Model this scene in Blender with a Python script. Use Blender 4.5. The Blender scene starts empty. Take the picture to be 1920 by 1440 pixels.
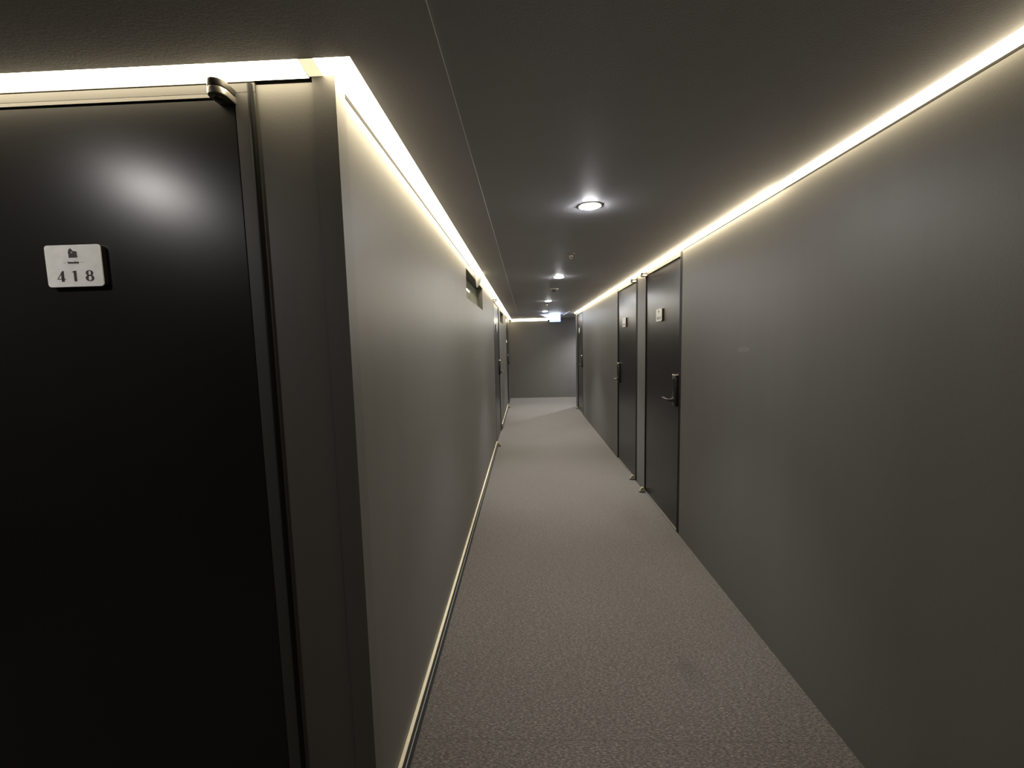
import bpy, bmesh, math
from mathutils import Matrix, Vector

scene = bpy.context.scene
COL = scene.collection
PI = math.pi

# ------------------------------------------------------------------ helpers
class MB:
    """collects simple solids in one bmesh; every face keeps a material slot"""
    def __init__(self):
        self.bm = bmesh.new()

    def _mark(self, before, mi):
        for f in self.bm.faces:
            if f not in before:
                f.material_index = mi

    def box(self, x0, x1, y0, y1, z0, z1, mi=0, bevel=0.0, seg=2):
        before = set(self.bm.faces)
        vs = [self.bm.verts.new((x, y, z)) for z in (z0, z1) for y in (y0, y1) for x in (x0, x1)]
        q = [(0, 2, 3, 1), (4, 5, 7, 6), (0, 1, 5, 4), (2, 6, 7, 3), (0, 4, 6, 2), (1, 3, 7, 5)]
        fs = [self.bm.faces.new([vs[i] for i in f]) for f in q]
        if bevel > 0:
            es = list({e for f in fs for e in f.edges})
            bmesh.ops.bevel(self.bm, geom=es, offset=bevel, segments=seg, affect='EDGES', profile=0.5)
        self._mark(before, mi)
        return self

    def prism(self, poly, axis, a0, a1, mi=0, bevel=0.0):
        """closed outline poly (2D) extruded along axis 'x','y' or 'z'"""
        before = set(self.bm.faces)
        def P(u, v, w):
            return {'x': (w, u, v), 'y': (u, w, v), 'z': (u, v, w)}[axis]
        lo = [self.bm.verts.new(P(u, v, a0)) for u, v in poly]
        hi = [self.bm.verts.new(P(u, v, a1)) for u, v in poly]
        n = len(poly)
        fs = [self.bm.faces.new(lo[::-1]), self.bm.faces.new(hi)]
        fs += [self.bm.faces.new((lo[i], lo[(i + 1) % n], hi[(i + 1) % n], hi[i])) for i in range(n)]
        if bevel > 0:
            es = list(fs[1].edges) + list(fs[0].edges)
            bmesh.ops.bevel(self.bm, geom=es, offset=bevel, segments=2, affect='EDGES', profile=0.5)
        self._mark(before, mi)
        return self

    def quadsolid(self, pts, mi=0):
        """eight corner points, bottom four then top four, both counter-clockwise"""
        before = set(self.bm.faces)
        v = [self.bm.verts.new(p) for p in pts]
        for f in ((3, 2, 1, 0), (4, 5, 6, 7), (0, 1, 5, 4), (1, 2, 6, 5), (2, 3, 7, 6), (3, 0, 4, 7)):
            self.bm.faces.new([v[i] for i in f])
        self._mark(before, mi)
        return self

    def lathe(self, prof, c, axis='z', n=32, mi=0):
        """profile [(r, h)...] turned about an axis through c"""
        before = set(self.bm.faces)
        def P(a, r, h):
            u, v = r * math.cos(a), r * math.sin(a)
            d = {'z': (u, v, h), 'x': (h, u, v), 'y': (u, h, v)}[axis]
            return (c[0] + d[0], c[1] + d[1], c[2] + d[2])
        rings = []
        for r, h in prof:
            if r < 1e-7:
                rings.append([self.bm.verts.new(P(0, 0, h))])
            else:
                rings.append([self.bm.verts.new(P(2 * PI * i / n, r, h)) for i in range(n)])
        for a, b in zip(rings, rings[1:]):
            for i in range(n):
                j = (i + 1) % n
                if len(a) == 1 and len(b) == 1:
                    continue
                if len(a) == 1:
                    self.bm.faces.new((a[0], b[i], b[j]))
                elif len(b) == 1:
                    self.bm.faces.new((a[i], a[j], b[0]))
                else:
                    self.bm.faces.new((a[i], a[j], b[j], b[i]))
        self._mark(before, mi)
        return self

    def tube(self, path, r, n=12, mi=0):
        """round bar along a polyline, closed ends"""
        before = set(self.bm.faces)
        path = [Vector(p) for p in path]
        rings = []
        for k, p in enumerate(path):
            t = (path[min(k + 1, len(path) - 1)] - path[max(k - 1, 0)]).normalized()
            up = Vector((0, 0, 1)) if abs(t.z) < 0.9 else Vector((1, 0, 0))
            s = t.cross(up).normalized()
            u = s.cross(t)
            rr = r[k] if isinstance(r, (list, tuple)) else r
            rings.append([self.bm.verts.new(p + s * rr * math.cos(2 * PI * i / n) + u * rr * math.sin(2 * PI * i / n)) for i in range(n)])
        for a, b in zip(rings, rings[1:]):
            for i in range(n):
                j = (i + 1) % n
                self.bm.faces.new((a[i], a[j], b[j], b[i]))
        self.bm.faces.new(rings[0][::-1])
        self.bm.faces.new(rings[-1])
        self._mark(before, mi)
        return self

    def build(self, name, mats, parent=None, M=None, smooth=False):
        bm = self.bm
        bmesh.ops.recalc_face_normals(bm, faces=bm.faces[:])
        if M is not None:
            bmesh.ops.transform(bm, matrix=M, verts=bm.verts[:])
        me = bpy.data.meshes.new(name)
        bm.to_mesh(me)
        bm.free()
        for m in (mats if isinstance(mats, (list, tuple)) else [mats]):
            me.materials.append(m)
        if smooth:
            me.polygons.foreach_set('use_smooth', [True] * len(me.polygons))
            try:
                me.set_sharp_from_angle(angle=math.radians(35))
            except Exception:
                pass
        o = bpy.data.objects.new(name, me)
        COL.objects.link(o)
        if parent is not None:
            o.parent = parent
        return o


def tag(o, label=None, cat=None, group=None, kind=None):
    for k, v in (('label', label), ('category', cat), ('group', group), ('kind', kind)):
        if v:
            o[k] = v
    return o


def empty(name, loc, rz=0.0):
    o = bpy.data.objects.new(name, None)
    o.empty_display_size = 0.1
    COL.objects.link(o)
    o.location = loc
    o.rotation_euler = (0, 0, rz)
    return o


def stadium(cx, y0, y1, r, n=10):
    """plan outline: square at y0, round nose at y1"""
    pts = [(cx - r, y0), (cx + r, y0)]
    for i in range(n + 1):
        a = PI * i / n
        pts.append((cx + r * math.cos(a), y1 - r + r * math.sin(a)))
    return pts


def rrect(w, h, r, n=5):
    pts = []
    for cx, cy, a0 in ((w / 2 - r, h / 2 - r, 0), (-w / 2 + r, h / 2 - r, 90), (-w / 2 + r, -h / 2 + r, 180), (w / 2 - r, -h / 2 + r, 270)):
        for i in range(n + 1):
            a = math.radians(a0 + 90 * i / n)
            pts.append((cx + r * math.cos(a), cy + r * math.sin(a)))
    return pts

# ------------------------------------------------------------------ materials
def new_mat(name):
    m = bpy.data.materials.new(name)
    m.use_nodes = True
    nt = m.node_tree
    b = nt.nodes['Principled BSDF']
    return m, nt, b


def coords(nt, scale=(1, 1, 1)):
    tc = nt.nodes.new('ShaderNodeTexCoord')
    mp = nt.nodes.new('ShaderNodeMapping')
    mp.inputs['Scale'].default_value = scale
    geo = nt.nodes.new('ShaderNodeNewGeometry')
    nt.links.new(geo.outputs['Position'], mp.inputs['Vector'])
    nt.nodes.remove(tc)
    return mp.outputs['Vector']


def noise(nt, vec, scale, detail=4, rough=0.55):
    n = nt.nodes.new('ShaderNodeTexNoise')
    n.inputs['Scale'].default_value = scale
    n.inputs['Detail'].default_value = detail
    n.inputs['Roughness'].default_value = rough
    nt.links.new(vec, n.inputs['Vector'])
    return n.outputs['Fac']


def ramp(nt, fac, stops):
    r = nt.nodes.new('ShaderNodeValToRGB')
    e = r.color_ramp.elements
    while len(e) < len(stops):
        e.new(0.5)
    for el, (p, c) in zip(e, stops):
        el.position = p
        el.color = (c[0], c[1], c[2], 1)
    nt.links.new(fac, r.inputs['Fac'])
    return r.outputs['Color']


def mixc(nt, a, b, fac, mode='MIX'):
    m = nt.nodes.new('ShaderNodeMix')
    m.data_type = 'RGBA'
    m.blend_type = mode
    for sock, v in ((m.inputs[6], a), (m.inputs[7], b), (m.inputs[0], fac)):
        if isinstance(v, (tuple, list)):
            sock.default_value = (v[0], v[1], v[2], 1)
        elif isinstance(v, (int, float)):
            sock.default_value = v
        else:
            nt.links.new(v, sock)
    return m.outputs[2]


def bump(nt, b, h, strength, dist):
    n = nt.nodes.new('ShaderNodeBump')
    n.inputs['Strength'].default_value = strength
    n.inputs['Distance'].default_value = dist
    nt.links.new(h, n.inputs['Height'])
    nt.links.new(n.outputs['Normal'], b.inputs['Normal'])


def paint(name, col, rough, spec=0.5, var=0.12, bscale=260, bstr=0.12, streak=False, scuff=None):
    m, nt, b = new_mat(name)
    v = coords(nt, (6, 6, 0.6) if streak else (1, 1, 1))
    f = noise(nt, v, 1.6, 5, 0.6)
    lo = [c * (1 - var) for c in col]
    hi = [c * (1 + var) for c in col]
    colour = ramp(nt, f, [(0.3, lo), (0.7, hi)])
    for (p, rad, gain) in scuff or ():
        # a rubbed patch with a ragged outline at one place on the wall
        mp = nt.nodes.new('ShaderNodeVectorMath'); mp.operation = 'SUBTRACT'
        mp.inputs[1].default_value = p
        nt.links.new(coords(nt), mp.inputs[0])
        sc = nt.nodes.new('ShaderNodeVectorMath'); sc.operation = 'MULTIPLY'
        sc.inputs[1].default_value = [1 / q for q in rad]
        nt.links.new(mp.outputs[0], sc.inputs[0])
        ln = nt.nodes.new('ShaderNodeVectorMath'); ln.operation = 'LENGTH'
        nt.links.new(sc.outputs[0], ln.inputs[0])
        ad = nt.nodes.new('ShaderNodeMath'); ad.operation = 'ADD'
        nt.links.new(ln.outputs['Value'], ad.inputs[0])
        nt.links.new(noise(nt, coords(nt), 60, 4), ad.inputs[1])
        fac = ramp(nt, ad.outputs[0], [(0.95, (1, 1, 1)), (1.0, (0, 0, 0))])
        colour = mixc(nt, colour, [c * gain for c in col], fac)
    nt.links.new(colour, b.inputs['Base Color'])
    b.inputs['Roughness'].default_value = rough
    b.inputs['Specular IOR Level'].default_value = spec
    v2 = coords(nt)
    bump(nt, b, noise(nt, v2, bscale, 3), bstr, 0.002)
    return m


def plain(name, col, rough, metal=0.0, spec=0.5, var=0.06):
    m, nt, b = new_mat(name)
    f = noise(nt, coords(nt), 40, 3)
    nt.links.new(ramp(nt, f, [(0.3, [c * (1 - var) for c in col]), (0.7, [c * (1 + var) for c in col])]), b.inputs['Base Color'])
    b.inputs['Roughness'].default_value = rough
    b.inputs['Metallic'].default_value = metal
    b.inputs['Specular IOR Level'].default_value = spec
    return m


def emit(name, col, strength, base=(0.8, 0.8, 0.8)):
    m, nt, b = new_mat(name)
    b.inputs['Base Color'].default_value = (*base, 1)
    b.inputs['Roughness'].default_value = 0.5
    b.inputs['Emission Color'].default_value = (*col, 1)
    b.inputs['Emission Strength'].default_value = strength
    return m


LED_L = 22.0
DOWN_L = 230.0
WALL = paint('wall_paint', (0.112, 0.108, 0.100), 0.48, spec=0.5, var=0.035, streak=True,
             scuff=[((1.12, 2.19, 1.402), (0.2, 0.13, 0.032), 1.3), ((1.12, 3.02, 0.24), (0.2, 0.05, 0.012), 1.3), ((1.12, 5.9, 0.35), (0.2, 0.10, 0.05), 1.25)])
POST = paint('post_paint', (0.100, 0.097, 0.092), 0.50, spec=0.5, var=0.06)
CEIL = paint('ceiling_paint', (0.50, 0.50, 0.53), 0.6, spec=0.3, var=0.05, bscale=180, bstr=0.2)
DOOR = paint('door_black', (0.010, 0.0095, 0.0095), 0.30, spec=0.45, var=0.15, bscale=500, bstr=0.05)
FRAME = paint('frame_black', (0.008, 0.0078, 0.0075), 0.6, spec=0.15, var=0.1, bscale=400, bstr=0.05)
FRAMEG = paint('frame_grey', (0.060, 0.058, 0.055), 0.48, spec=0.4, var=0.08, bscale=400, bstr=0.05)
GAP = plain('shadow_gap', (0.012, 0.010, 0.010), 0.9, spec=0.1)
TRIM = plain('trim_grey', (0.016, 0.0155, 0.0145), 0.7, spec=0.1)
PLASTIC = plain('black_plastic', (0.012, 0.012, 0.013), 0.35)
CHROME = plain('chrome', (0.75, 0.74, 0.72), 0.22, metal=1.0)
STEEL = plain('brushed_steel', (0.33, 0.31, 0.28), 0.42, metal=0.85)
DARKSTEEL = plain('dark_steel', (0.06, 0.055, 0.05), 0.45, metal=0.6)
BRASS = plain('beige_metal', (0.45, 0.42, 0.30), 0.45, metal=0.3)
CREAM = plain('cream_plastic', (0.66, 0.60, 0.44), 0.5)
NAVY = plain('baseboard_vinyl', (0.030, 0.036, 0.040), 0.45)
PALELINE = plain('baseboard_lip', (0.32, 0.32, 0.28), 0.5)
WHITE = plain('white_plastic', (0.78, 0.77, 0.74), 0.45)
PLATE = plain('white_acrylic', (0.80, 0.79, 0.76), 0.35)
INK = plain('brown_ink', (0.028, 0.020, 0.020), 0.6)
YELLOW = plain('yellow_ink', (0.75, 0.55, 0.10), 0.6)
LED = emit('light_strip_diffuser', (1.0, 0.845, 0.565), LED_L)
LEDLEFT = emit('light_strip_diffuser_left', (1.0, 0.845, 0.565), LED_L * 0.42)
LEDNEAR = emit('light_strip_diffuser_near', (1.0, 0.845, 0.565), LED_L * 0.5)
LEDEND = emit('light_strip_diffuser_dim', (1.0, 0.86, 0.60), LED_L * 0.25)
LEDDOOR = emit('light_strip_diffuser_door', (1.0, 0.845, 0.565), LED_L * 0.33)
LEDGAP = plain('light_strip_gap', (0.85, 0.80, 0.62), 0.5)
LEAKGLOW = emit('light_strip_leak_glow', (1.0, 0.86, 0.54), 0.50, (0.6, 0.82, 0.7))  # no LED behind; weak emission stands for light bleeding through the joint
LAMP = emit('downlight_lens', (0.98, 0.985, 1.0), DOWN_L)
LAMPDIM = emit('downlight_lens_soft', (1.0, 0.96, 0.93), 150.0)
SIGNFACE = emit('exit_sign_face', (0.86, 0.94, 1.0), 7.0)
SIGNWEDGE = emit('exit_sign_light_wedge', (0.84, 0.90, 1.0), 0.30)
SIGNHALO = emit('exit_sign_halo', (0.05, 0.22, 1.0), 5.0)  # blue halo round the sign, put into a glowing housing


def mat_glass():
    m, nt, b = new_mat('frosted_glass')
    f = noise(nt, coords(nt), 30, 3)
    nt.links.new(ramp(nt, f, [(0.3, (0.20, 0.225, 0.165)), (0.7, (0.25, 0.275, 0.21))]), b.inputs['Base Color'])
    b.inputs['Roughness'].default_value = 0.5
    b.inputs['Coat Weight'].default_value = 1.0
    b.inputs['Coat Roughness'].default_value = 0.03
    return m


GLASS = mat_glass()


def mat_carpet():
    m, nt, b = new_mat('carpet')
    v = coords(nt)
    def fleck(rot, sc):
        mp = nt.nodes.new('ShaderNodeMapping')
        mp.inputs['Rotation'].default_value = (0, 0, rot)
        mp.inputs['Scale'].default_value = sc
        geo = nt.nodes.new('ShaderNodeNewGeometry')
        nt.links.new(geo.outputs['Position'], mp.inputs['Vector'])
        return noise(nt, mp.outputs['Vector'], 1.0, 3, 0.65)
    mx_ = nt.nodes.new('ShaderNodeMath'); mx_.operation = 'MAXIMUM'
    nt.links.new(fleck(0.5, (70, 230, 1)), mx_.inputs[0])
    nt.links.new(fleck(-0.6, (75, 240, 1)), mx_.inputs[1])
    fine = mx_.outputs[0]
    mid = noise(nt, v, 45, 5, 0.65)
    big = noise(nt, v, 1.3, 3, 0.5)
    c1 = ramp(nt, fine, [(0.44, (0.042, 0.037, 0.033)), (0.56, (0.090, 0.081, 0.073)), (0.70, (0.225, 0.206, 0.187))])
    c2 = ramp(nt, mid, [(0.3, (0.80, 0.78, 0.76)), (0.7, (1.12, 1.11, 1.10))])
    c3 = ramp(nt, big, [(0.3, (0.90, 0.87, 0.84)), (0.7, (1.06, 1.06, 1.07))])
    c = mixc(nt, c1, c2, 0.8, 'MULTIPLY')
    c = mixc(nt, c, c3, 0.8, 'MULTIPLY')
    # worn stains: a reddish one before the second door and a grey one nearer
    def spot(cx, cy, r, col, c):
        geo = nt.nodes.new('ShaderNodeNewGeometry')
        sub = nt.nodes.new('ShaderNodeVectorMath'); sub.operation = 'SUBTRACT'
        sub.inputs[1].default_value = (cx, cy, 0)
        nt.links.new(geo.outputs['Position'], sub.inputs[0])
        sc = nt.nodes.new('ShaderNodeVectorMath'); sc.operation = 'MULTIPLY'
        sc.inputs[1].default_value = (1 / r[0], 1 / r[1], 0)
        nt.links.new(sub.outputs[0], sc.inputs[0])
        ln = nt.nodes.new('ShaderNodeVectorMath'); ln.operation = 'LENGTH'
        nt.links.new(sc.outputs[0], ln.inputs[0])
        ad = nt.nodes.new('ShaderNodeMath'); ad.operation = 'ADD'
        nt.links.new(ln.outputs['Value'], ad.inputs[0])
        nn = nt.nodes.new('ShaderNodeMath'); nn.operation = 'MULTIPLY'
        nn.inputs[1].default_value = 0.9
        nt.links.new(noise(nt, v, 7, 4), nn.inputs[0])
        nt.links.new(nn.outputs[0], ad.inputs[1])
        f = ramp(nt, ad.outputs[0], [(0.35, (0.6, 0.6, 0.6)), (1.0, (0, 0, 0))])
        return mixc(nt, c, mixc(nt, c, col, 1.0, 'MULTIPLY'), f)
    c = spot(0.86, 3.35, (0.22, 0.5), (0.72, 0.60, 0.52), c)
    c = spot(0.70, 1.75, (0.14, 0.22), (0.55, 0.52, 0.52), c)
    # carpet tile joint across the corridor
    geo = nt.nodes.new('ShaderNodeNewGeometry')
    sx = nt.nodes.new('ShaderNodeSeparateXYZ')
    nt.links.new(geo.outputs['Position'], sx.inputs[0])
    d = nt.nodes.new('ShaderNodeMath'); d.operation = 'SUBTRACT'; d.inputs[1].default_value = 1.405
    nt.links.new(sx.outputs['Y'], d.inputs[0])
    a = nt.nodes.new('ShaderNodeMath'); a.operation = 'ABSOLUTE'
    nt.links.new(d.outputs[0], a.inputs[0])
    fj = ramp(nt, a.outputs[0], [(0.0, (0.45, 0.45, 0.45)), (0.003, (0, 0, 0))])
    c = mixc(nt, c, (0.03, 0.026, 0.022), fj)
    nt.links.new(c, b.inputs['Base Color'])
    b.inputs['Roughness'].default_value = 0.85
    b.inputs['Specular IOR Level'].default_value = 0.25
    b.inputs['Sheen Weight'].default_value = 0.9
    b.inputs['Sheen Roughness'].default_value = 0.4
    bump(nt, b, fine, 0.5, 0.004)
    return m


CARPET = mat_carpet()

# ------------------------------------------------------------------ dimensions (metres, camera stands over the origin)
XL, XR = -0.445, 1.120            # faces of the corridor walls
YF = 1.040                        # face of the wall that holds the nearest door
YE = 11.17                        # end wall
YB = -1.25                        # wall behind the camera
XA, XP = -3.2, 3.2                # ends of the two side passages
YC = 9.48                         # where the right wall ends
ZS, ZC = 2.1130, 2.1175             # lower soffit on the left, ceiling proper
ZT = 2.099                        # top of the wall trims
ZW = 2.40
EDGE_L, EDGE_R, EDGE_F = -0.3846, 1.0879, 0.9887

# ------------------------------------------------------------------ setting
def structure(o, label, cat):
    return tag(o, label, cat, kind='structure')


structure(MB().box(XA - 0.1, XP + 0.1, YB - 0.1, YE + 0.1, -0.1, 0).build('floor', CARPET),
          'mottled grey brown carpet running the length of the corridor', 'floor')

c = MB()
c.box(XA - 0.1, EDGE_L, YB - 0.1, EDGE_F, ZS, ZW)
c.box(EDGE_L, -0.178, YB - 0.1, YE - 0.055, ZS, ZW)
c.box(-0.178, 0.585, YB - 0.1, YE - 0.055, ZC, ZW)
c.box(0.585, EDGE_R, YB - 0.1, YE + 0.1, ZC, ZW)
c.box(EDGE_R, XP + 0.1, YC - 0.05, YE + 0.1, ZC, ZW)
structure(c.build('ceiling', CEIL), 'dark grey painted ceiling with a shallow step along the left side', 'ceiling')

DOORS_R = [(3.052, 3.972), (4.240, 5.172), (8.305, 9.215)]
w = MB()
ys = [YB - 0.1] + [v for d in DOORS_R for v in d] + [YC]
for a, b in zip(ys[0::2], ys[1::2]):
    w.box(XR, XR + 0.13, a, b, 0, ZW)
for a, b in DOORS_R:
    w.box(XR, XR + 0.13, a, b, ZT, ZW)
w.box(XR + 0.13, XP + 0.1, YC - 0.12, YC, 0, ZW)
structure(w.build('wall_right', WALL), 'long dark grey right wall broken by three black doors', 'wall')

WIN = [(3.19, 4.372, 1.818, 2.040), (7.25, 8.20, 1.850, 2.040)]
DOORS_L = [(5.775, 6.900), (9.370, 10.210)]
w = MB()
def seg(y0, y1, win=None):
    if win is None:
        w.box(XL - 0.13, XL, y0, y1, 0, ZW)
    else:
        a, b, z0, z1 = win
        w.box(XL - 0.13, XL, y0, a, 0, ZW)
        w.box(XL - 0.13, XL, b, y1, 0, ZW)
        w.box(XL - 0.13, XL, a, b, 0, z0)
        w.box(XL - 0.13, XL, a, b, z1, ZW)
seg(YF + 0.05, DOORS_L[0][0], WIN[0])
seg(DOORS_L[0][1], DOORS_L[1][0], WIN[1])
seg(DOORS_L[1][1], YE)
for a, b in DOORS_L:
    w.box(XL - 0.13, XL, a, b, ZT, ZW)
structure(w.build('wall_left', WALL), 'grey left wall starting at the near corner post', 'wall')

structure(MB().box(XL - 0.3, XP + 0.1, YE, YE + 0.12, 0, ZW).build('wall_end', WALL),
          'plain grey wall closing the far end of the corridor', 'wall')
structure(MB().box(XA - 0.1, XR + 0.13, YB - 0.12, YB, 0, ZW).build('wall_back', WALL), 'grey wall behind the viewer', 'wall')
structure(MB().box(XA - 0.12, XA, YB, YF + 0.2, 0, ZW).build('wall_alcove', WALL), 'grey wall at the end of the left passage', 'wall')
structure(MB().box(XP, XP + 0.12, YC, YE, 0, ZW).build('wall_passage', WALL), 'grey wall at the end of the far right passage', 'wall')

# the wall around the nearest door: narrow panel beside the frame, wall beyond the door, strip over the head
D1X0, D1X1 = -1.735, -0.640       # outer edges of the nearest door's frame
w = MB()
w.box(D1X1, -0.499, YF + 0.005, YF + 0.13, 0, 2.096)
w.box(D1X1, -0.499, YF + 0.02, YF + 0.13, 2.096, ZW)
w.box(XA - 0.1, D1X0, YF, YF + 0.13, 0, ZW)
w.box(D1X0, D1X1, YF, YF + 0.13, 2.1015, ZW)
structure(w.build('wall_front', WALL), 'narrow grey wall panel between the nearest door frame and the corner post', 'wall')

structure(MB().box(-0.4975, -0.4425, YF - 0.003, YF + 0.052, 0, 2.1045).box(-0.4992, -0.4974, YF + 0.002, YF + 0.05, 0, 2.096, 1).box(-0.4975, XL, YF + 0.01, YF + 0.05, 2.1045, ZW).build('trim_1', [POST, GAP]),
          'flat grey corner post where the left wall turns', 'trim')

# trims capping the walls below the light strips
t = MB()
t.box(XL - 0.02, XL + 0.0008, YF + 0.052, DOORS_L[0][0], ZT - 0.012, ZT)
t.box(XL - 0.02, XL + 0.0008, DOORS_L[0][1], DOORS_L[1][0], ZT - 0.010, ZT)
structure(t.build('trim_2', TRIM), 'thin dark trim line on top of the left wall', 'trim')
t = MB()
for a, b in zip(ys[0::2], ys[1::2]):
    t.box(XR - 0.0008, XR + 0.02, a, b, ZT - 0.007, ZT)
structure(t.build('trim_3', TRIM), 'thin dark trim line on top of the right wall', 'trim')

# baseboard on the left
def baseboard(m, y0, y1):
    m.box(XL, XL + 0.0115, y0, y1, 0, 0.090, 0)
    m.box(XL, XL + 0.0120, y0, y1, 0.090, 0.0945, 1)
    m.box(XL + 0.0110, XL + 0.0135, y0, y1, 0.050, 0.0530, 2)
m = MB()
baseboard(m, YF + 0.052, DOORS_L[0][0] - 0.02)
baseboard(m, 7.03, DOORS_L[1][0])
structure(m.build('baseboard_left', [NAVY, CREAM, PALELINE]), 'dark baseboard with a cream top edge along the left wall', 'baseboard')

# high slot windows in the left wall
def slot_window(n, win, label):
    y0, y1, z0, z1 = win
    f = MB()
    x = XL - 0.056
    e = 0.012
    x0_, x = x, x - 0.022
    f.box(x - 0.03, x, y0, y1, z0, z0 + e)
    f.box(x - 0.03, x, y0, y1, z1 - e, z1)
    f.box(x - 0.03, x, y0, y0 + e, z0 + e, z1 - e)
    f.box(x - 0.03, x, y1 - e, y1, z0 + e, z1 - e)
    x, xf = x0_, x
    o = f.build('window_%d' % n, FRAMEG)
    structure(o, label, 'window')
    # the sash is tipped: its foot stands nearer the corridor than its head
    m = MB()
    xb, xt = x + 0.014, x - 0.014
    za, zb = z0 + 0.004, z1 - 0.004
    m.quadsolid([(xb - 0.006, y0 + 0.004, za), (xb, y0 + 0.004, za), (xb, y1 - 0.004, za), (xb - 0.006, y1 - 0.004, za),
                 (xt - 0.006, y0 + 0.004, zb), (xt, y0 + 0.004, zb), (xt, y1 - 0.004, zb), (xt - 0.006, y1 - 0.004, zb)])
    m.build('pane', GLASS, o)
    MB().box(x - 0.074, x - 0.066, y0, y1, z0, z1).build('dark_backing', GAP, o)
    return o

slot_window(1, WIN[0], 'long low slot window high in the left wall, reflecting the light strip')
slot_window(2, WIN[1], 'small far slot window high in the left wall beyond the first left door')

# ------------------------------------------------------------------ light strips
def strip_prism(m, lower, upper, back, lens=0):
    """a run of strip: exposed sloping lens between the upper (ceiling) and lower (wall) edge lines; back line closes it"""
    v = [m.bm.verts.new(p) for p in (lower[0], lower[1], upper[1], upper[0], back[0], back[1])]
    F = m.bm.faces.new
    f = F((v[0], v[1], v[2], v[3])); f.material_index = lens
    for q in ((v[0], v[4], v[5], v[1]), (v[3], v[2], v[5], v[4]), (v[0], v[3], v[4]), (v[1], v[5], v[2])):
        g = F(q); g.material_index = 1

G = 'warm light strips where the walls meet the ceiling'
ep = 0.0005
zl, zu = ZT + 0.0006, ZS
m = MB()
strip_prism(m, [(XL + ep, YF - ep, zl), (XL + ep, YE - 0.06, zl)], [(EDGE_L - ep, EDGE_F + ep, zu), (EDGE_L - ep, YE - 0.06, zu)],
            [(XL + ep, YF - ep, zu), (XL + ep, YE - 0.06, zu)])
strip_prism(m, [(-0.470, YF - ep, zl + 0.006), (XL + ep, YF - ep, zl + 0.006)], [(-0.470, EDGE_F + ep, zu), (EDGE_L - ep, EDGE_F + ep, zu)],
            [(-0.470, YF - ep, zu), (XL + ep, YF - ep, zu)])
tag(m.build('light_strip', [LEDLEFT, LEDGAP]), 'glowing warm light strip along the top of the left corridor wall', 'light strip', G)
m = MB()
strip_prism(m, [(XA, YF - ep, zl + 0.003), (-0.505, YF - ep, zl + 0.003)], [(XA, EDGE_F + ep, zu), (-0.505, EDGE_F + ep, zu)],
            [(XA, YF - ep, zu), (-0.505, YF - ep, zu)])
o = tag(m.build('light_strip', [LEDDOOR, LEDGAP]), 'glowing warm light strip above the nearest black door', 'light strip', G)
m = MB()
strip_prism(m, [(-0.5045, YF - ep, zl + 0.006), (-0.4705, YF - ep, zl + 0.006)], [(-0.5045, EDGE_F + ep, zu), (-0.4705, EDGE_F + ep, zu)],
            [(-0.5045, YF - ep, zu), (-0.4705, YF - ep, zu)])
m.build('joint_cover', [LEAKGLOW, LEDGAP], o)
m = MB()
YJ = 1.9
strip_prism(m, [(XR - ep, YJ, zl), (XR - ep, YC - 0.02, zl)], [(EDGE_R + ep, YJ, ZC), (EDGE_R + ep, YC - 0.02, ZC)], [(XR - ep, YJ, ZC), (XR - ep, YC - 0.02, ZC)])
strip_prism(m, [(XR - ep, YB, zl), (XR - ep, YJ, zl)], [(EDGE_R + ep, YB, ZC), (EDGE_R + ep, YJ, ZC)], [(XR - ep, YB, ZC), (XR - ep, YJ, ZC)], 2)
tag(m.build('light_strip', [LED, LEDGAP, LEDNEAR]), 'long glowing warm light strip along the top of the right wall', 'light strip', G)
m = MB()
strip_prism(m, [(XL + 0.06, YE - ep, 2.055), (0.575, YE - ep, 2.055)], [(XL + 0.06, YE - 0.055, ZC), (0.575, YE - 0.055, ZC)], [(XL + 0.06, YE - ep, ZC), (0.575, YE - ep, ZC)])
tag(m.build('light_strip', [LEDEND, LEDGAP]), 'short glowing light strip at the top left of the far end wall', 'light strip', G)

# ------------------------------------------------------------------ doors
# local frame of a door: x along the wall from its low end, y out of the wall, z up
def pivot(root, x, z, top, side, mats, s=1.0):
    """offset pivot hinge: one rounded plate on the frame, one on the leaf"""
    r = 0.021 * s
    out = 0.052 * s
    h = 0.0155 * s
    g = 0.002
    m = MB()
    zz = z
    m.prism(stadium(x, -0.012, out, r), 'z', zz, zz + h, 0, bevel=0.002)
    o = m.build('hinge', mats[0] if top else mats[1], root, smooth=True)
    m = MB()
    m.prism(stadium(x, -0.012, out, r * 0.97), 'z', zz + h + g, zz + 2 * h + g, 0, bevel=0.002)
    m.build('upper_plate', mats[1] if top else mats[0], o, smooth=True)
    m = MB()
    m.lathe([(0, zz - 0.004), (r * 0.45, zz - 0.004), (r * 0.45, zz + 2 * h + g + 0.004), (0, zz + 2 * h + g + 0.004)], (x, out - r, 0), 'z', 16)
    m.build('hinge_pin', DARKSTEEL, o, smooth=True)
    return o


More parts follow.
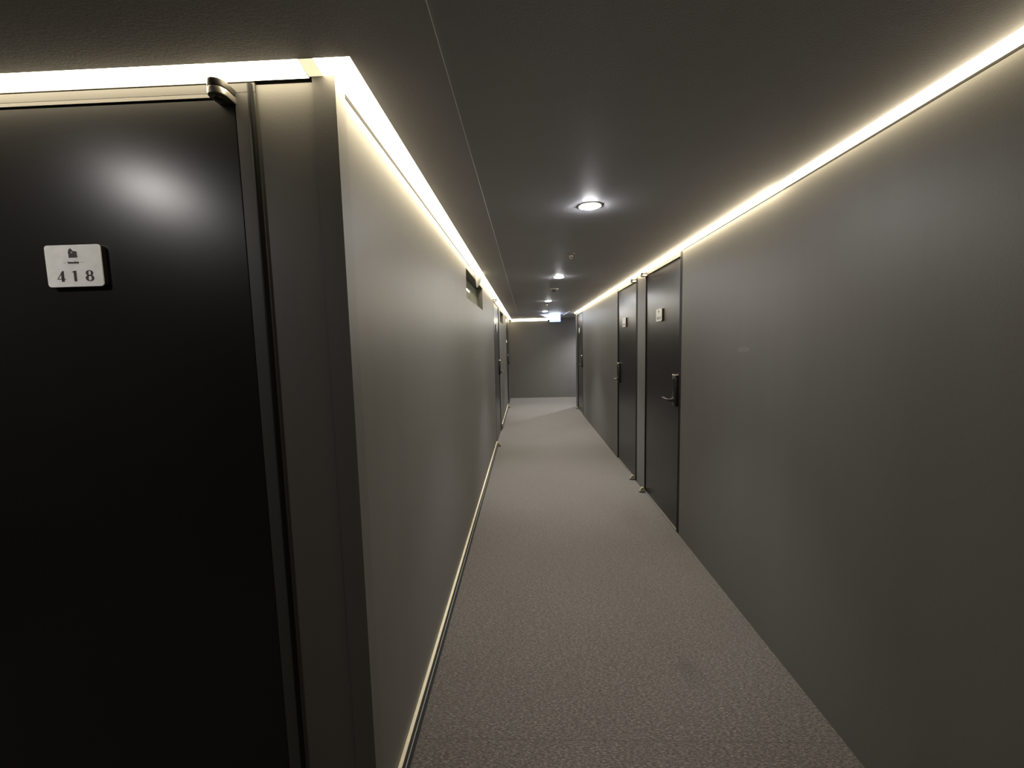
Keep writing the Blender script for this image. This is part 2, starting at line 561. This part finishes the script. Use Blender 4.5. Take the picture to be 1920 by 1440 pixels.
def foot_pivot(root, x):
    """floor pivot: dark plate on the carpet with an upright pale lug that has a hole in it"""
    m = MB()
    m.prism(stadium(x, -0.012, 0.056, 0.026), 'z', 0.0005, 0.010, 0, bevel=0.002)
    o = m.build('floor_hinge', DARKSTEEL, root, smooth=True)
    m = MB()
    pts = [(-0.006, 0.010), (0.050, 0.010)] + [(0.020 + 0.017 * math.cos(t), 0.034 + 0.016 * math.sin(t)) for t in [PI * i / 10 for i in range(11)]]
    m.prism(pts, 'x', x - 0.008, x + 0.008, 0, bevel=0.0015)
    m.build('hinge_lug', BRASS, o, smooth=True)
    m = MB()
    m.lathe([(0.0, -0.0095), (0.006, -0.0095), (0.006, 0.0095), (0.0, 0.0095)], (x, 0.020, 0.032), 'x', 14)
    m.build('hinge_hole', GAP, o)
    return o


def lock(root, x, z, yf, sgn):
    """tall black digital lock with a bright cap and a lever that points along sgn"""
    m = MB()
    m.box(x - 0.033, x + 0.033, yf, yf + 0.024, z - 0.125, z + 0.100, 0, bevel=0.006)
    o = m.build('door_lock', PLASTIC, root, smooth=True)
    MB().box(x - 0.034, x + 0.034, yf - 0.001, yf + 0.026, z + 0.101, z + 0.116, 0, bevel=0.005).build('lock_cap', CHROME, o, smooth=True)
    m = MB()
    zl = z - 0.075
    m.lathe([(0.0, 0.0), (0.020, 0.0), (0.020, 0.006), (0.012, 0.010), (0.010, 0.036), (0.0, 0.036)], (x, yf + 0.024, zl), 'y', 20, 0)
    m.tube([(x, yf + 0.055, zl), (x + sgn * 0.012, yf + 0.064, zl), (x + sgn * 0.040, yf + 0.066, zl), (x + sgn * 0.140, yf + 0.060, zl)], [0.0085, 0.009, 0.0085, 0.007], 12)
    m.build('lever_handle', DARKSTEEL, o, smooth=True)
    MB().box(x - 0.018, x + 0.018, yf + 0.0235, yf + 0.0255, z - 0.01, z + 0.085, 0, bevel=0.0005).build('keypad', plain('keypad_gloss', (0.008, 0.008, 0.009), 0.08), o)
    return o


def door(n, loc, rz, W, jl, jh, hinge, label, rec=0.008, ztop=2.056, head=2.092, jm=None, thr=True, hmat=None, hs=1.0, gap=0.012):
    root = empty('door_%d' % n, loc, rz)
    tag(root, label, 'door', kind='structure')
    yl = -rec
    f = MB()
    d = -0.11
    f.box(0, jl - gap, d, -0.001, 0, head, 0)
    f.box(W - jh + 0.004, W, d, -0.001, 0, head, 0)
    f.box(jl - gap, W - jh + 0.004, d, -0.001, ztop + 0.004, head, 2)
    f.box(jl - gap, W - jh + 0.004, d - 0.005, yl - 0.045, 0, ztop + 0.004, 1)
    f.build('door_frame', [jm or FRAME, GAP, WALL], root)
    hd = MB()
    hd.box(0, W, -0.10, -0.0005, head + 0.0005, ZT, 0)
    hd.build('frame_head', FRAMEG, root)
    l0, l1 = jl, W - jh
    MB().box(l0, l1, yl - 0.042, yl, 0.014 if thr else 0.006, ztop, 0, bevel=0.0018).build('leaf', DOOR, root)
    if thr:
        MB().box(jl - 0.012, W - jh + 0.004, yl - 0.042, 0.001, 0, 0.011, 0, bevel=0.002).build('threshold', STEEL, root)
    hm = hmat or (STEEL, DARKSTEEL)
    hx = l0 + 0.003 if hinge == 'low' else l1 - 0.003
    lx = l1 - 0.045 if hinge == 'low' else l0 + 0.045
    pivot(root, hx + (0.012 if n == 1 else 0.0), ztop - (0.014 if n == 1 else 0.004), True, 0, hm, hs)
    foot_pivot(root, hx)
    lock(root, lx, 1.087, yl, -1 if hinge == 'low' else 1)
    return root, yl


R90 = PI / 2
# the three doors of the right wall: local x runs along +Y, y out of the wall is -X
for n, ((a, b), hinge, jl, jh, lab) in enumerate(zip(DOORS_R, ('high', 'low', 'high'), (0.062, 0.085, 0.075), (0.014, 0.030, 0.09), (
        'nearest black door on the right wall, lock on its near edge',
        'second black door on the right wall, lock on its far edge',
        'farthest narrow looking black door at the end of the right wall'))):
    door(n + 2, (XR, a, 0), R90, b - a, jl, jh, hinge, lab)
# the doors of the left wall: local x runs along -Y, y out of the wall is +X
door(5, (XL, DOORS_L[0][1], 0), -R90, DOORS_L[0][1] - DOORS_L[0][0], 0.045, 0.075, 'high', 'black door with a lever lock in the left wall past the slot window')
door(6, (XL, DOORS_L[1][1], 0), -R90, DOORS_L[1][1] - DOORS_L[1][0], 0.06, 0.07, 'high', 'last door of the left wall, a dark sliver beside the end wall')

# nearest door, facing the viewer: local x runs along -X, y out of the wall is -Y
W1 = D1X1 - D1X0
root, yl = door(1, (D1X1, YF, 0), PI, W1, 0.0545, 0.055, 'low', 'large black door at left bearing the white number sign', rec=0.004, ztop=2.066, head=2.0785, jm=FRAMEG,
                hs=1.0, thr=False, gap=0.003)
# rounded bead on the outer edge of that frame
m = MB()
m.tube([(0.012, -0.002, 0.0), (0.012, -0.002, 2.0965)], 0.007, 16)
m.build('frame_bead', FRAME, root, smooth=True)

# door frame on the end wall, round the corner of the right passage
door(7, (2.20, YE, 0), PI, 0.92, 0.05, 0.05, 'low', 'dark door frame edge on the end wall round the right corner')

# ------------------------------------------------------------------ number signs
def flat(poly, z0, z1, mi=0, m=None):
    m = m or MB()
    return m.prism(poly, 'y', z0, z1, mi)


def ring(m, cx, cz, ro, ri, y0, y1, n=40):
    """elliptic ring standing in the x-z plane"""
    before = set(m.bm.faces)
    L = []
    for (rx, rz), y in ((ro, y0), (ro, y1), (ri, y1), (ri, y0)):
        L.append([m.bm.verts.new((cx + rx * math.cos(2 * PI * i / n), y, cz + rz * math.sin(2 * PI * i / n))) for i in range(n)])
    for a, b in ((0, 1), (1, 2), (2, 3), (3, 0)):
        for i in range(n):
            j = (i + 1) % n
            m.bm.faces.new((L[a][i], L[a][j], L[b][j], L[b][i]))


HOUSE = [(-0.46, -0.50), (0.50, -0.50), (0.46, 0.00), (0.55, 0.02), (0.36, 0.17), (0.10, 0.17), (-0.20, 0.50), (-0.30, 0.36), (-0.40, 0.36), (-0.42, 0.16), (-0.54, 0.02), (-0.45, 0.0)]


def number_sign(loc, rz, label, full):
    """white sign with a house mark, a line of small lettering and three digits; local y points out of the door"""
    root = empty('number_sign', loc, rz)
    tag(root, label, 'number sign', 'white room number signs on the doors')
    w, h = 0.146, 0.103
    flat(rrect(w, h, 0.008), 0.0, 0.0105).build('backing', PLASTIC, root)
    flat(rrect(w, h, 0.008), 0.0106, 0.0130).build('face_plate', PLATE, root)
    y0, y1 = 0.0131, 0.0136
    # seen from the front, local x runs to the viewer's left
    s = 0.0235
    cz = h * (0.5 - 0.19)
    hs = flat([(-(u) * s, cz + v * s) for u, v in HOUSE], y0, y1).build('house_mark', INK, root)
    m = MB(); m.lathe([(0.0, y1 + 0.0004), (0.0016, y1 + 0.0004), (0.0016, y1 - 0.0002), (0, y1 - 0.0002)], (s * 0.07, 0, cz + 0.001), 'y', 12)
    m.build('lit_window', YELLOW, hs)
    zt = h * (0.5 - 0.42)
    zd = h * (0.5 - 0.745)
    H = 0.0265
    xs = [w * (0.5 - f) for f in (0.25, 0.50, 0.765)]
    if full:
        cu = bpy.data.curves.new('lettering', 'FONT')
        cu.body = 'home alone'
        cu.size = 0.0088
        cu.align_x = 'CENTER'
        cu.align_y = 'CENTER'
        cu.extrude = 0.0002
        cu.offset = 0.00022
        cu.space_character = 0.86
        tmp = bpy.data.objects.new('lettering_curve', cu)
        COL.objects.link(tmp)
        bpy.context.view_layer.update()
        me = bpy.data.meshes.new_from_object(tmp.evaluated_get(bpy.context.evaluated_depsgraph_get()))
        bpy.data.objects.remove(tmp)
        me.materials.clear()
        me.materials.append(INK)
        o = bpy.data.objects.new('lettering', me)
        COL.objects.link(o)
        o.parent = root
        o.location = (0, y1, zt)
        o.rotation_euler = (PI / 2, 0, PI)
        o.scale = (0.80, 1, 1)
        for sx in (-1, 1):
            MB().box(sx * 0.0225 - 0.0028, sx * 0.0225 + 0.0028, y0, y1, zt - 0.0003, zt + 0.0003).build('lettering_dash', INK, root)
        # 4
        x = xs[0]
        m = MB()
        def P(pts): return [(x - u * H, zd + v * H) for u, v in pts]
        flat(P([(0.02, -0.50), (0.30, -0.50), (0.30, 0.50), (0.18, 0.50), (0.02, 0.32)]), y0, y1, 0, m)
        flat(P([(-0.42, -0.28), (-0.36, -0.28), (0.22, 0.44), (0.18, 0.50)]), y0, y1, 0, m)
        flat(P([(-0.42, -0.28), (0.45, -0.28), (0.45, -0.22), (-0.38, -0.22)]), y0, y1, 0, m)
        m.build('digit_four', INK, root)
        x = xs[1]
        m = MB()
        flat(P([(-0.10, -0.50), (0.16, -0.50), (0.16, 0.50), (0.10, 0.50), (-0.10, 0.42)]), y0, y1, 0, m)
        flat(P([(-0.26, 0.36), (-0.08, 0.36), (0.12, 0.50), (0.06, 0.50), (-0.24, 0.41)]), y0, y1, 0, m)
        m.build('digit_one', INK, root)
        x = xs[2]
        m = MB()
        ring(m, x, zd + 0.245 * H, (0.36 * H, 0.27 * H), (0.135 * H, 0.215 * H), y0, y1)
        ring(m, x, zd - 0.22 * H, (0.42 * H, 0.30 * H), (0.165 * H, 0.235 * H), y0, y1)
        m.build('digit_eight', INK, root)
    else:
        MB().box(-0.016, 0.016, y0, y1, zt - 0.0015, zt + 0.0015).build('lettering', INK, root)
        for x in xs:
            MB().box(x - 0.0075, x + 0.0075, y0, y1, zd - H / 2, zd + H / 2, 0).build('digit', INK, root)
    return root


number_sign((-1.134, YF + 0.004, 1.6815), PI, 'white sign numbered 418 on the nearest black door', True)
XD = XR + 0.008
for yy, zz, lab in ((3.562, 1.672, 'white number sign on the nearest door of the right wall'),
                    (4.808, 1.675, 'white number sign on the second door of the right wall'),
                    (8.83, 1.71, 'tiny white number sign on the farthest right door')):
    number_sign((XD, yy, zz), R90, lab, False)
number_sign((XL - 0.008, 6.33, 1.71), -R90, 'narrow white number sign on the left door past the slot window', False)

# ------------------------------------------------------------------ ceiling fittings
def downlight(x, y, z, label, lamp=LAMP, beam=50.0, angle=78):
    root = empty('downlight', (x, y, z))
    tag(root, label, 'ceiling light', 'round downlights along the ceiling')
    MB().lathe([(0.0495, 0.004), (0.0495, -0.002), (0.053, -0.003), (0.055, 0.0), (0.055, 0.004)], (0, 0, 0), 'z', 40).build('ring', WHITE, root, smooth=True)
    MB().lathe([(0.0, -0.012), (0.020, -0.0105), (0.036, -0.0070), (0.045, -0.0025), (0.049, 0.003), (0.0, 0.003)], (0, 0, 0), 'z', 40).build('lens', lamp, root)
    if beam:
        ld = bpy.data.lights.new('downlight_beam', 'SPOT')
        ld.energy = beam
        ld.color = (0.98, 0.985, 1.0)
        ld.spot_size = math.radians(angle)
        ld.spot_blend = 0.9
        ld.shadow_soft_size = 0.04
        lo = bpy.data.objects.new('downlight_beam', ld)
        COL.objects.link(lo)
        lo.parent = root
        lo.location = (0, 0, -0.06)
    return root


for x, y, lab in ((0.322, 2.100, 'nearest and largest round downlight in the ceiling'),
                  (0.341, 4.265, 'second round downlight along the ceiling, beyond the sprinkler'),
                  (0.357, 6.616, 'third round downlight along the ceiling'),
                  (0.397, 8.725, 'farthest round downlight, just before the exit sign')):
    downlight(x, y, ZC, lab, LAMP, 34.0 if y < 3 else 72.0)
downlight(-1.468, 0.410, ZS, 'downlight in the side passage reflected in the nearest door', LAMPDIM, 0)
downlight(1.75, 10.35, ZC, 'downlight round the corner in the far right passage', LAMP, 110.0, 140)

def sprinkler(x, y, label):
    root = empty('sprinkler', (x, y, ZC))
    tag(root, label, 'sprinkler')
    MB().lathe([(0.0, -0.001), (0.030, -0.001), (0.030, -0.004), (0.018, -0.008), (0.0, -0.008)], (0, 0, 0), 'z', 28).build('escutcheon', STEEL, root, smooth=True)
    m = MB()
    m.lathe([(0.0, -0.008), (0.007, -0.008), (0.007, -0.020), (0.0, -0.020)], (0, 0, 0), 'z', 14)
    m.tube([(-0.010, 0, -0.010), (-0.012, 0, -0.022), (0, 0, -0.034)], 0.002, 8)
    m.tube([(0.010, 0, -0.010), (0.012, 0, -0.022), (0, 0, -0.034)], 0.002, 8)
    m.build('frame_arms', CHROME, root, smooth=True)
    MB().lathe([(0.0, -0.034), (0.014, -0.034), (0.014, -0.0355), (0.0, -0.0355)], (0, 0, 0), 'z', 20).build('deflector', CHROME, root)

sprinkler(0.347, 3.185, 'small metal sprinkler between the first and second downlights')
root = empty('smoke_detector', (0.353, 5.16, ZC))
tag(root, 'low dark round detector between the second and third downlights', 'detector')
MB().lathe([(0.0, 0.0), (0.055, 0.0), (0.055, -0.010), (0.048, -0.014), (0.0, -0.014)], (0, 0, 0), 'z', 32).build('base', CEIL, root, smooth=True)
MB().lathe([(0.036, -0.014), (0.032, -0.028), (0.020, -0.034), (0.0, -0.034), ], (0, 0, 0), 'z', 32).build('cover', FRAMEG, root, smooth=True)
sprinkler(0.362, 7.145, 'tiny metal sprinkler right behind the third downlight')

# exit sign hanging from the ceiling
SX, SY = 0.6635, 9.55
root = empty('exit_sign', (SX, SY, ZC))
tag(root, 'small glowing blue white exit sign hanging near the corridor end', 'exit sign')
w2, zt_, zb_ = 0.121, -0.004, -0.176
MB().box(-w2, w2, -0.016, 0.016, zb_, zt_, 0, bevel=0.004).build('housing', SIGNHALO, root)
MB().box(-w2 + 0.009, w2 - 0.009, -0.0185, -0.0162, zb_ + 0.010, zt_ - 0.008).build('front_panel', SIGNFACE, root)
MB().box(-w2 + 0.006, w2 - 0.006, 0.0162, 0.0185, zb_ + 0.006, zt_ - 0.006).build('rear_panel', SIGNFACE, root)
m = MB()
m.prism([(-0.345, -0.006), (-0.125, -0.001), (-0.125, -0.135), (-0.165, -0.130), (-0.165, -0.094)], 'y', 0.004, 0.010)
m.build('light_wedge', SIGNWEDGE, root)  # patch of sign light on the ceiling, put in as a glowing plate
o = MB().prism([(0.885, 10.03), (0.925, 10.03), (0.926, 8.83), (0.916, 8.83)], 'z', ZC - 0.012, ZC - 0.0005).build('pale_wedge', WHITE)  # tapered white strip lying on the ceiling
tag(o, 'thin pale wedge on the ceiling right of the exit sign', 'pale wedge')

# white hood hanging below the strip over the slot window
m = MB()
prof = []
N = 14
root = empty('hood_fitting', (XL, 3.86, 1.985))
tag(root, 'white pointed hood hanging from the light strip over the slot window', 'hood fitting')
before = None
rows = []
for k in range(9):
    t_ = k / 8
    z = 0.112 * t_
    half = 0.020 + 0.055 * math.sin(t_ * PI / 2)
    dep = 0.010 + 0.034 * math.sin(min(1, t_ * 1.3) * PI / 2)
    rows.append([m.bm.verts.new((dep * math.sin(PI * i / N) + 0.001, -half * math.cos(PI * i / N), z)) for i in range(N + 1)])
for a, b in zip(rows, rows[1:]):
    for i in range(N):
        m.bm.faces.new((a[i], a[i + 1], b[i + 1], b[i]))
    m.bm.faces.new((a[0], b[0], b[N], a[N]))
m.bm.faces.new(rows[0][::-1])
m.bm.faces.new(rows[-1])
m.build('hood', WHITE, root, smooth=True)
MB().box(0.0, 0.012, 0.050, 0.085, 0.085, 0.112, 0, bevel=0.002).build('clip', STEEL, root)

# small white switch by the last left door
root = empty('wall_switch', (XL, 9.30, 1.52))
tag(root, 'small white switch on the left wall beside the end wall', 'switch')
MB().box(0.0, 0.012, -0.035, 0.035, -0.035, 0.035, 0, bevel=0.002).build('switch_plate', WHITE, root)
MB().box(0.012, 0.017, -0.018, 0.018, -0.025, 0.025, 0, bevel=0.001).build('rocker', WHITE, root)

# ------------------------------------------------------------------ world, camera, view
wd = bpy.data.worlds.new('world')
scene.world = wd
wd.use_nodes = True
wd.node_tree.nodes['Background'].inputs[0].default_value = (0, 0, 0, 1)
wd.node_tree.nodes['Background'].inputs[1].default_value = 0.0

cd = bpy.data.cameras.new('camera')
cam = bpy.data.objects.new('camera', cd)
COL.objects.link(cam)
cd.sensor_fit = 'HORIZONTAL'
cd.sensor_width = 36.0
cd.lens = 778.5 / 1920 * 36.0
cd.clip_start = 0.02
R = ((0.9991443795547842, 0.03416211658704688, -0.023312198402951744),
     (-0.01991265776968664, -0.09667822245071257, -0.9951164792949204),
     (-0.03624906708638041, 0.9947292451185215, -0.09591524405069062))
mx = Matrix((( R[0][0], -R[1][0], -R[2][0], 0.0),
             ( R[0][1], -R[1][1], -R[2][1], 0.0),
             ( R[0][2], -R[1][2], -R[2][2], 1.46),
             (0, 0, 0, 1)))
cam.matrix_world = mx
scene.camera = cam

vs = scene.view_settings
vs.view_transform = 'Standard'
vs.look = 'None'
vs.exposure = 1.05
vs.gamma = 1.0
vs.use_curve_mapping = False
scene.cycles.use_denoising = True
scene.cycles.max_bounces = 10
scene.cycles.diffuse_bounces = 6
scene.cycles.glossy_bounces = 5
scene.cycles.sample_clamp_indirect = 6.0
